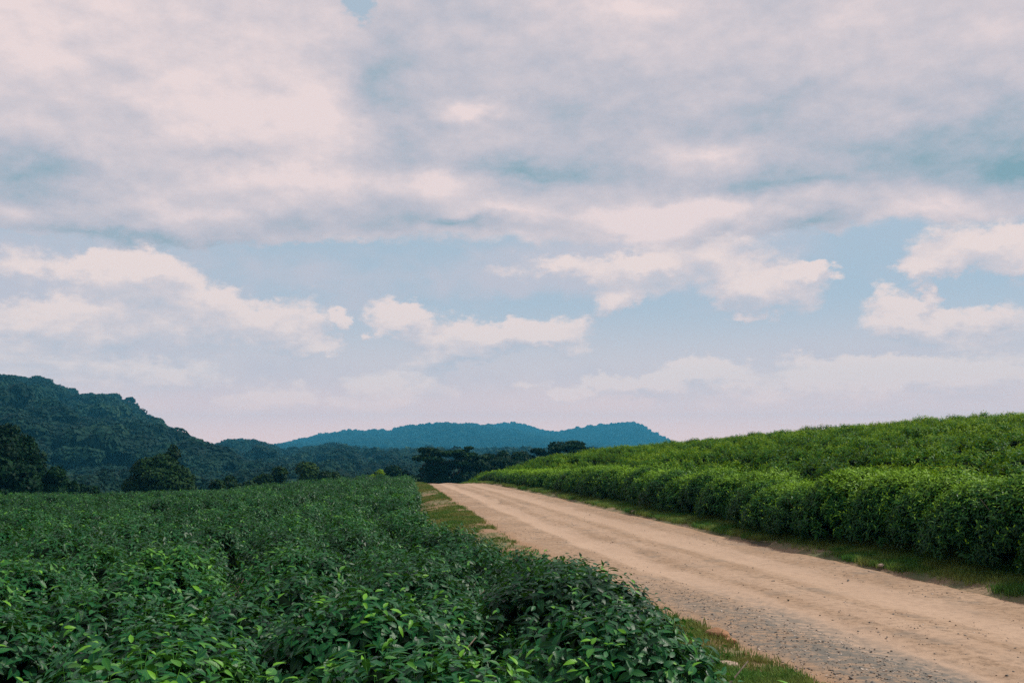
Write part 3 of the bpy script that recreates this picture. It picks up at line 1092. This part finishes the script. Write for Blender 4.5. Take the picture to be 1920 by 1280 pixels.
tag(grass('verge_grass', np.stack([x, y, ground_z(x, y) + .035], -1), M_GRASS_R, 320, .05, .5, 1.5),
    'lush green grass patch beside the corner tea bush at the bottom', 'grass')
N0 = 60000
y = 6 + 62 * r.random(N0) ** 1.4
w_ = r.random(N0)
x = XR(y) - .22 + w_ * 1.9
den = .06 + sm(vn1.fbm(x * 1.1, y * .9, 3) + .9 * (x - XR(y)), -.1, .6)
keep = r.random(N0) < den
x, y = x[keep], y[keep]
tag(grass('verge_grass', np.stack([x, y, ground_z(x, y) + .03], -1), M_GRASS_R, 310, .075, .5, 1.5),
    'green grass strip in the shade under the hedge', 'grass')


def ico_rock(r, rough=.22, flat=.65):
    import bmesh
    bm = bmesh.new()
    bmesh.ops.create_icosphere(bm, subdivisions=1, radius=1)
    V = np.array([v.co[:] for v in bm.verts])
    T = np.array([[v.index for v in f.verts] for f in bm.faces])
    bm.free()
    V = V * (1 + rough * r.normal(size=(len(V), 1)))
    V[:, 2] *= flat
    V[:, 0] *= 1.25
    return V, T


C_PEB = make_collection('pebble', [np_mesh('pebble', *ico_rock(np.random.default_rng(400 + i)), (M_PEB,), smooth=False) for i in range(5)])
N0 = 60000
y = 7.5 + 34 * r.random(N0) ** 2.0
u = r.random(N0) * 1.04 - .02
x = XL(y) + (XR(y) - XL(y)) * u
patch = np.exp(-((u - .15) / .13) ** 2) * (1 - sm(y, 11, 17)) * 1.6
den = .05 + patch + .28 * sm(vn2.fbm(x * 1.2, y * .7, 3), .0, .4) - .30 * np.exp(-((u - .3) / .06) ** 2) - .25 * np.exp(-((u - .7) / .08) ** 2) + .35 * np.exp(-(u / .06) ** 2)
keep = r.random(N0) < np.clip(den, .015, 1) * .55
x, y, u = x[keep], y[keep], u[keep]
n = len(x)
s = .004 + .009 * r.random(n) ** 3 + .011 * (r.random(n) > .99)
rot = np.stack([r.normal(size=n) * .3, r.normal(size=n) * .3, r.random(n) * 6.28], -1)
tag(scatter('road_gravel', np.stack([x, y, road_z(u, y, x) + s * .25], -1), rot, np.repeat(s[:, None], 3, 1), r.integers(0, 5, n).astype(float), C_PEB),
    'loose grey and tan gravel lying on the dirt road', 'gravel')


def at_ground(px, py, h=0.0):
    """road-side point seen at a photo pixel (flat-ground estimate, then settled on the ground)"""
    a, e = px_dir(px, py)
    d = (CAM_Z - h) / math.tan(-e)
    return d * math.sin(a), d * math.cos(a)


def rock(px, py, size, mat, label, name='stone', seed=0):
    rr = np.random.default_rng(seed)
    x, y = at_ground(px, py, .05)
    v, t = ico_rock(rr, .16, .55)
    import bmesh
    me = np_mesh(name, v * size, t, (mat,), smooth=False)
    bm = bmesh.new()
    bm.from_mesh(me)
    bmesh.ops.bevel(bm, geom=bm.edges[:], offset=size * .10, segments=1, affect='EDGES')
    bm.to_mesh(me)
    bm.free()
    on_road = XL(y) < x < XR(y)
    z = float(ZR(y)) if on_road else float(ground_z(x, y)) + .03
    o = obj(name, me, None, (x, y, z + size * .22))
    o.rotation_euler = (0, 0, rr.random() * 6.28)
    tag(o, label, 'stone', 'stones lying along the road')
    return o


rock(1188, 962, .10, M_ROCK, 'pale stone lying on the far verge below the hedge', seed=1)
rock(1652, 1061, .06, M_ROCK, 'pinkish stone in a clump of earth on the hedge side verge', seed=2)
rock(1632, 1066, .04, M_ROCK, 'smaller stone beside the pinkish stone on the hedge verge', seed=3)
rock(1345, 1190, .12, M_ROCK_O, 'orange earth lump at the road edge beside the corner tea bush', seed=4)
rock(1368, 1193, .07, M_ROCK_O, 'small orange lump touching the larger orange earth lump', seed=5)
rock(1367, 1250, .09, M_ROCK, 'flat pinkish stone in the grass below the orange lumps', seed=6)
rock(1398, 1228, .045, M_ROCK_O, 'little red brown stone at the gravel edge of the verge', seed=7)
rock(1478, 1118, .02, M_INNER, 'tiny black stone alone in the middle of the road', seed=8)
rock(1585, 1121, .02, M_INNER, 'tiny black stone beside another black stone on the road', seed=9)


# ------------------------------------------------------------------ trees
def lobes_cloud(r, lobes, per, size, jitter=.5, top_bias=.25, tv=1.0):
    """leaf clusters (bent quads) spread through the outer part of each lobe"""
    Vs, tn = [], []
    for (c, rad, w) in lobes:
        n = int(per * w)
        d = r.normal(size=(n, 3))
        d /= np.linalg.norm(d, axis=1, keepdims=True)
        d[:, 2] = np.where(r.random(n) < top_bias, np.abs(d[:, 2]), d[:, 2])
        rr = .62 + .45 * np.sqrt(r.random(n))
        P = np.array(c) + d * np.array(rad) * rr[:, None]
        nr = d / np.array(rad) * min(rad)
        nr[:, 2] += .45
        nr = nr + r.normal(size=(n, 3)) * jitter
        M = frame_from(nr, r.random(n) * 6.28)
        s = size * (.6 + .8 * r.random(n))
        q = np.array([(-.5, -.28, -.06), (.5, -.28, -.06), (.62, .22, .05), (-.12, .5, .08)])
        W = np.einsum('nij,kj->nki', M, q) * s[:, None, None] + P[:, None, :]
        Vs.append(W.reshape(-1, 3))
        base = r.random() * .22 * tv
        tn.append(np.repeat(np.clip(base + .35 * tv * r.random(n) ** 2, 0, 1), 4))
    V = np.concatenate(Vs)
    F = np.arange(len(V)).reshape(-1, 4)
    return V, F, np.concatenate(tn)


def core_lobes(lobes, k=.72):
    import bmesh
    bm = bmesh.new()
    bmesh.ops.create_icosphere(bm, subdivisions=1, radius=1)
    v0 = np.array([v.co[:] for v in bm.verts])
    t0 = np.array([[v.index for v in f.verts] for f in bm.faces])
    bm.free()
    return join([(v0 * np.array(rad) * k + np.array(c), t0) for c, rad, w in lobes])


def crown_mesh(name, r, lobes, per, size, mat, core=.72, bias=.25, tv=1.0):
    V, F, tn = lobes_cloud(r, lobes, per, size, .5 if tv > .9 else .22, bias, tv)
    T = np.concatenate([F[:, [0, 1, 2]], F[:, [0, 2, 3]]])
    mi = np.zeros(len(T), int)
    if core:
        v2, t2 = core_lobes(lobes, core)
        T = np.concatenate([T, t2 + len(V)])
        V = np.concatenate([V, v2])
        tn = np.r_[tn, np.zeros(len(v2))]
        mi = np.r_[mi, np.ones(len(t2), int)]
    return np_mesh(name, V, T, (mat, M_INNER), mi, {'tone': tn}, smooth=True)


def make_lobes(r, kind, h, w):
    """crown shapes inside a box h tall, w wide: list of (centre, radii, weight)"""
    L = []
    if kind == 'flat':
        for i in range(17):
            a, q = r.random() * 6.28, math.sqrt(r.random())
            if i > 12:
                L.append(((math.cos(a) * q * w * .32, math.sin(a) * q * w * .32, h * (.76 + .06 * r.random())),
                          (w * (.08 + .05 * r.random()), w * (.08 + .05 * r.random()), h * .022), .5))
            else:
                L.append(((math.cos(a) * q * w * .42, math.sin(a) * q * w * .42, h * (.97 - .12 * q + r.normal() * .018)),
                          (w * (.09 + .07 * r.random()), w * (.09 + .07 * r.random()), h * .026), .7))
    elif kind == 'tall':
        for i in range(12):
            f = .35 + .62 * r.random()
            a = r.random() * 6.28
            q = w * .28 * (1.15 - f * .7)
            L.append(((math.cos(a) * q, math.sin(a) * q, h * f), (w * .24, w * .24, h * .11), .9))
    elif kind == 'round':
        for i in range(22):
            a, e = r.random() * 6.28, math.asin(r.random() * 1.25 - .25)
            q = .34
            L.append(((math.cos(a) * math.cos(e) * w * q, math.sin(a) * math.cos(e) * w * q, h * (.55 + .34 * math.sin(e))),
                      (w * (.15 + .06 * r.random()), w * (.15 + .06 * r.random()), h * (.09 + .04 * r.random())), 1.0))
        L.append(((0, 0, h * .52), (w * .38, w * .38, h * .34), 1.2))
    else:   # bushy, to the ground
        for i in range(24):
            a, q = r.random() * 6.28, math.sqrt(r.random())
            f = (1.0 - .42 * q * q) * (.22 + .72 * r.random() ** .55)
            L.append(((math.cos(a) * q * w * .42, math.sin(a) * q * w * .42, h * f),
                      (w * (.11 + .06 * r.random()), w * (.11 + .06 * r.random()), h * (.07 + .04 * r.random())), 1.0))
    return L


def tree(kind, px, top_py, D, w, label, mat=None, group=None, name=None, base=None, seed=0, per=420, size=.42, extra=None, lean=0):
    """a tree whose top shows at photo pixel (px, top_py), D metres away"""
    r = np.random.default_rng(seed + 7000)
    a, e = px_dir(px, top_py)
    x, y = D * math.sin(a), D * math.cos(a)
    zt = CAM_Z + D * math.tan(e)
    zb = float(ground_z(x, y)) if base is None else base
    h = zt - zb
    t = empty(name or {'flat': 'umbrella_tree', 'tall': 'tall_tree', 'round': 'round_tree', 'bush': 'bushy_tree'}[kind], (x, y, zb))
    tag(t, label, 'tree', group)
    lobes = make_lobes(r, kind, h, w)
    zk = h * .97 / max(c[2] + q[2] for c, q, _ in lobes)
    lobes = [((c[0], c[1], c[2] * zk), q, k) for c, q, k in lobes]
    if extra:
        lobes += [((c[0] * w, c[1] * w, c[2] * h), (q[0] * w, q[1] * w, q[2] * h), k) for c, q, k in extra]
    obj('crown', crown_mesh('crown', r, lobes, per, size, mat or M_TREE, .62 if kind == 'flat' else .74, .4), t)
    # trunk and limbs
    parts = []
    fork = h * (.45 if kind != 'flat' else .55)
    tr = max(.10, h * .022)
    parts.append(tube_arrays([(0, 0, -.4), (.02 * h, .01 * h, fork * .5), (.01 * h, -.01 * h, fork)], [tr * 1.3, tr, tr * .8], 7))
    obj('trunk', np_mesh('trunk', *join(parts), (M_BARK,)), t)
    for c, rad, _ in lobes[::2][:7]:
        p0 = np.array((.01 * h, -.01 * h, fork * (.8 + .2 * r.random())))
        p2 = np.array(c)
        pm = (p0 + p2) / 2 + np.array((0, 0, -.04 * h))
        v, tt = tube_arrays([p0, pm, p2], [tr * .55, tr * .35, tr * .12], 5)
        obj('limb', np_mesh('limb', v, tt, (M_BARK,)), t)
    return t


# the round tree standing alone beyond the lower field
tree('round', 303, 846, 118, 8.2, 'broad round dark tree alone beyond the lower tea field', M_TREE_B, name='round_tree', seed=1, per=800, size=.28)
tree('tall', 323, 830, 121, 3.4, 'thin pointed tree top poking up behind the round tree', M_TREE_B, seed=2, per=260, size=.28)
# dark trees at the left edge of the picture
g1 = 'dark trees at the left end of the lower field'
for i, (px, py, D, w, kd, lab) in enumerate([
        (-60, 770, 96, 10, 'round', 'tall dark tree cut by the left picture edge'),
        (20, 786, 104, 6.5, 'round', 'dark leaning tree nearest the left picture edge'),
        (42, 812, 100, 4.2, 'round', 'black rounded crown beside the dark leaning tree'),
        (5, 855, 92, 6.5, 'bush', 'broad dark thicket tree below the leaning tree'),
        (80, 868, 96, 5.5, 'bush', 'dark bushy tree second from the left in the thicket'),
        (125, 884, 98, 4.5, 'bush', 'dark bushy tree in the middle of the left thicket'),
        (168, 902, 100, 3.6, 'bush', 'low dark bush at the right end of the left thicket')]):
    tree(kd, px, py, D, w, lab, M_TREE, g1, seed=20 + i, per=480, size=.27)
g2 = 'dark trees behind the lower field between round tree and crest'
for i, (px, py, D, w, lab) in enumerate([
        (400, 895, 118, 5.6, 'low dark tree first to the right of the round tree'),
        (437, 887, 120, 5.4, 'low dark tree second to the right of the round tree'),
        (478, 880, 122, 7.2, 'dark bushy tree middle of the clump behind the field'),
        (528, 870, 124, 7.8, 'dark bushy tree left of the tallest in the clump'),
        (572, 860, 126, 8.6, 'tallest dark bushy tree of the clump behind the field'),
        (612, 877, 124, 5.6, 'dark tree at the right end of the clump behind the field')]):
    tree('bush', px, py, D, w, lab, M_TREE_B, g2, seed=40 + i, per=420, size=.29)
g3 = 'dark tree line where the road passes over the crest'
for i, (px, py, D, w, kd, lab) in enumerate([
        (712, 877, 150, 9.4, 'bush', 'rounded dark tree at the left end of the crest tree line'),
        (762, 867, 150, 8.7, 'bush', 'dark tree second from the left in the crest tree line'),
        (802, 862, 146, 10.2, 'bush', 'dark tree in front of the ragged flat topped tree'),
        (845, 858, 150, 10.9, 'bush', 'dark tree just right of the ragged flat topped tree'),
        (890, 848, 152, 10.5, 'flat', 'dark tree in the middle of the crest tree line'),
        (930, 846, 158, 8.7, 'flat', 'small flat topped tree left of the hedge end'),
        (958, 838, 165, 7.2, 'bush', 'bushy tree top showing above the end of the hedge'),
        (905, 858, 148, 10.9, 'bush', 'dark low tree behind the end of the hedge'),
        (985, 842, 170, 8.0, 'bush', 'tree top between the hedge end and umbrella tree'),
        (1010, 836, 172, 7.2, 'flat', 'small umbrella tree left of the largest umbrella tree'),
        (1030, 842, 172, 7.2, 'bush', 'dark low tree top below the largest umbrella tree')]):
    tree(kd, px, py, D, w, lab, M_TREE, g3, seed=60 + i, per=520, size=.34)
tree('flat', 836, 833, 148, 9.5, 'ragged flat topped tree rising above the crest tree line', M_TREE, g3, seed=81, per=520, size=.30,
     extra=[((.36, 0, .965), (.07, .06, .014), .3), ((.26, 0, .935), (.10, .08, .014), .4), ((.0, 0, .80), (.24, .2, .05), 1)])
tree('flat', 1066, 821, 172, 9.4, 'largest umbrella tree standing above the tea slope', M_TREE, g3, seed=82, per=620, size=.32,
     extra=[((-.16, 0, .9), (.22, .2, .06), 1), ((.2, 0, .86), (.24, .2, .04), .8)])
tree('flat', 1421, 807, 160, 5.6, 'tiny flat tree top peeping over the tea slope skyline', M_TREE, None, seed=83, per=200, size=.36)

# pale weedy bush at the far end of the road
t = empty('roadside_shrub', (-8.6, 62, float(ZR(62)) - .1))
tag(t, 'small pale green shrub on the crest at the end of road', 'shrub')
rr = np.random.default_rng(9)
obj('foliage', crown_mesh('foliage', rr, [((0, 0, .45), (.35, .3, .3), 1), ((.45, .1, .7), (.3, .3, .35), 1)], 110, .12, M_TEA_R, .5), t)
obj('stem', np_mesh('stem', *tube_arrays([(0, 0, -.1), (.05, 0, .3), (.3, .05, .6)], [.03, .02, .01]), (M_STEM,)), t)


# ------------------------------------------------------------------ wooded hills
def crown_variant(seed, n, size, core=.80):
    r = np.random.default_rng(seed)
    L = []
    for i in range(7):
        a, q = r.random() * 6.28, .55 * math.sqrt(r.random())
        L.append(((math.cos(a) * q, math.sin(a) * q, .55 + .28 * r.random() * (1 - q * .6)), (.30 + .16 * r.random(), .30 + .16 * r.random(), .20 + .10 * r.random()), 1.0))
    L.append(((0, 0, .28), (.72, .72, .34), 1.2))
    return crown_mesh('canopy', r, L, n, size, M_FOREST, core, .5, .5)


C_CAN = make_collection('canopy_near', [crown_variant(500 + i, 190, .125) for i in range(7)])
C_CANF = make_collection('canopy_far', [crown_variant(600 + i, 50, .22) for i in range(6)])


FAR = 1.6


def hill(name, sky_pts, D0, D1, D2, lift, foot, naz, nd, seed, spur=.12, hs=None):
    """a ridge: sky_pts = skyline in photo pixels at distance D1; foot height at D0; falls again to D2. Returns sampler."""
    D0, D1, D2, lift = D0 * FAR, D1 * FAR, D2 * FAR, lift * FAR
    P = np.array(sky_pts, float)
    azs = np.array([px_dir(p[0], p[1])[0] for p in P])
    els = np.array([px_dir(p[0], p[1])[1] for p in P])
    vn = VNoise(seed)

    def ridge(az):
        return CAM_Z + D1 * np.tan(np.interp(az, azs, els)) - lift

    def zf(az, D):
        rz = ridge(az)
        wob = spur * vn.fbm(az * 26 + D / (260 * FAR), D / (190 * FAR), 3)
        s = np.clip((D - D0) / (D1 - D0), 0, 1)
        prof = np.clip(s ** .85 + wob * np.sin(PI * s) * 1.4, 0, 1.0)
        up = foot + (rz - foot) * prof
        up = np.minimum(up, CAM_Z + D * np.tan(np.interp(az, azs, els)) - lift)
        up = np.maximum(up, foot - 1.0)
        back = 1 - sm(D, D1, D2)
        return np.where(D <= D1, up, foot + (rz - foot) * back)
    A, Dg = np.meshgrid(np.linspace(azs[0], azs[-1], naz), np.linspace(D0, D2, nd))
    Z = zf(A, Dg)
    V = np.stack([Dg * np.sin(A), Dg * np.cos(A), Z], -1).reshape(-1, 3)
    tag(obj(name, np_mesh(name, V, grid_faces(naz, nd), (M_HILL,))), kind='structure')

    def sample(r, n):
        az = azs[0] + (azs[-1] - azs[0]) * r.random(n)
        D = np.sqrt(D0 ** 2 + (D2 ** 2 - D0 ** 2) * r.random(n))
        D = np.where(D > D1 + .35 * (D2 - D1), D1 - (D1 - D0) * r.random(n), D)
        z = zf(az, D)
        room = CAM_Z + D * np.tan(np.interp(az, azs, els) + .0045 * r.random(n) ** 2) - z
        return np.stack([D * np.sin(az), D * np.cos(az), z, room], -1)
    return sample, zf


def wood(name, sample, n, rad, seed, coll, k, label):
    r = np.random.default_rng(seed)
    P = sample(r, n)
    s = FAR * (rad[0] + (rad[1] - rad[0]) * r.random(n) ** 1.5)
    hgt = s * (.85 + .5 * r.random(n))
    if P.shape[1] == 4:
        k_ = np.clip((P[:, 3] - 3.0) / hgt, .35, 1.0)
        hgt, s, P = hgt * k_, s * (.4 + .6 * k_), P[:, :3].copy()
    P[:, 2] += 1.5
    rot = np.stack([r.normal(size=n) * .08, r.normal(size=n) * .08, r.random(n) * 6.28], -1)
    o = scatter(name, P, rot, np.stack([s, s, hgt], -1), r.integers(0, k, n).astype(float), coll)
    tag(o, label, 'forest')
    return o


s1, z1 = hill('hill', [(-900, 690), (-400, 690), (0, 706), (80, 712), (110, 730), (165, 745), (205, 742), (240, 760), (270, 780), (310, 805), (350, 825), (410, 842), (470, 872), (560, 895)],
              250, 680, 900, 9.0, VALLEY, 130, 60, 41, .34)
wood('forest', s1, 2500, (5.2, 11.0), 51, C_CAN, 7, 'dark teal rainforest covering the steep left hill')
s2, z2 = hill('hill', [(300, 880), (370, 850), (405, 838), (430, 828), (465, 825), (495, 834), (530, 846), (565, 862), (610, 880)], 560, 860, 1010, 8.0, VALLEY, 60, 30, 42, .1)
wood('forest', s2, 620, (5.0, 10.0), 52, C_CAN, 7, 'rounded wooded knoll right of the left hill')
s3, z3 = hill('hill', [(480, 885), (540, 858), (580, 840), (620, 833), (655, 840), (690, 858), (730, 880), (800, 895)], 420, 660, 780, 7.0, VALLEY, 60, 30, 43, .1)
wood('forest', s3, 560, (4.6, 9.0), 53, C_CAN, 7, 'dark wooded knoll in front of the blue ridge')
s4, z4 = hill('ridge', [(-500, 850), (300, 845), (500, 838), (560, 824), (640, 808), (700, 805), (735, 808), (755, 800), (800, 795), (845, 792), (900, 797), (960, 806), (1050, 822), (1200, 845), (1400, 860), (1800, 870)],
              1450, 2000, 2350, 9.0, VALLEY, 160, 44, 44, .30)
wood('forest', s4, 7500, (6.0, 10.5), 54, C_CANF, 6, 'hazy blue forest on the broad far ridge')
s5, z5 = hill('ridge', [(800, 835), (880, 803), (920, 795), (965, 792), (990, 797), (1015, 807), (1050, 809), (1080, 803), (1120, 796), (1180, 790), (1200, 794), (1222, 809), (1262, 829), (1320, 850), (1500, 868)],
              1950, 2300, 2520, 9.0, VALLEY, 110, 36, 45, .30)
wood('forest', s5, 3600, (6.0, 10.0), 55, C_CANF, 6, 'hazy blue forest on the pointed far peak')



def valley_sample(r, n):
    az = -.62 + .84 * r.random(n)
    D = np.sqrt(200.0 ** 2 + (560.0 ** 2 - 200.0 ** 2) * r.random(n))
    x, y = D * np.sin(az), D * np.cos(az)
    return np.stack([x, y, ground_z(x, y) - 3.0], -1)


wood('forest', valley_sample, 2200, (3.0, 6.0), 56, C_CAN, 7, 'dark forest filling the valley floor beyond the lower field')

def plain_sample(r, n):
    az = -.50 + .62 * r.random(n)
    D = np.sqrt(560.0 ** 2 + (2400.0 ** 2 - 560.0 ** 2) * r.random(n))
    x, y = D * np.sin(az), D * np.cos(az)
    return np.stack([x, y, ground_z(x, y) - 2.0], -1)


wood('forest', plain_sample, 5200, (5.0, 8.0), 57, C_CANF, 6, 'far flat forest on the plain below the blue ridge')

# tall trees standing out against the sky on the left hill
g4 = 'emergent trees on the left hill skyline'
for i, (px, py, w, kd, lab) in enumerate([
        (28, 706, 17, 'round', 'wide domed tree on the hill skyline at the far left'),
        (78, 707, 15, 'round', 'broad crown with sky gaps at the highest hill point'),
        (133, 730, 11, 'round', 'small domed tree on the hill skyline right of the highest'),
        (166, 739, 11, 'flat', 'flat crowned tree on the hill skyline in mid slope'),
        (208, 740, 17, 'round', 'large domed tree on the hill skyline in mid slope'),
        (245, 747, 8, 'flat', 'lone airy tree sticking out of the descending hill skyline')]):
    py -= 4
    a, e = px_dir(px, py)
    tree(kd, px, py, 672 * FAR, w * FAR, lab, M_FOREST, g4, name='emergent_tree', seed=90 + i, per=150, size=1.5, base=float(z1(np.array(a), np.array(672.0 * FAR))) - 3)

# ------------------------------------------------------------------ the air
hz = np.array([(x, y, z) for z in (-19.0, 140.0) for y in (-4220.0, 4220.0) for x in (-4220.0, 4220.0)])
hf = np.array([(0, 2, 3, 1), (4, 5, 7, 6), (0, 1, 5, 4), (2, 6, 7, 3), (0, 4, 6, 2), (1, 3, 7, 5)])
m, N = new_mat('blue_air')
pv = N.n('ShaderNodeVolumePrincipled', None, Color=(.10, .62, 1.0, 1), Density=1.75e-4)
out = N.n('ShaderNodeOutputMaterial')
N.t.links.new(pv.outputs[0], out.inputs['Volume'])
tag(obj('haze', np_mesh('haze', hz, hf, (m,), smooth=False)), 'thin blue haze filling the valley air', 'haze', kind='stuff')
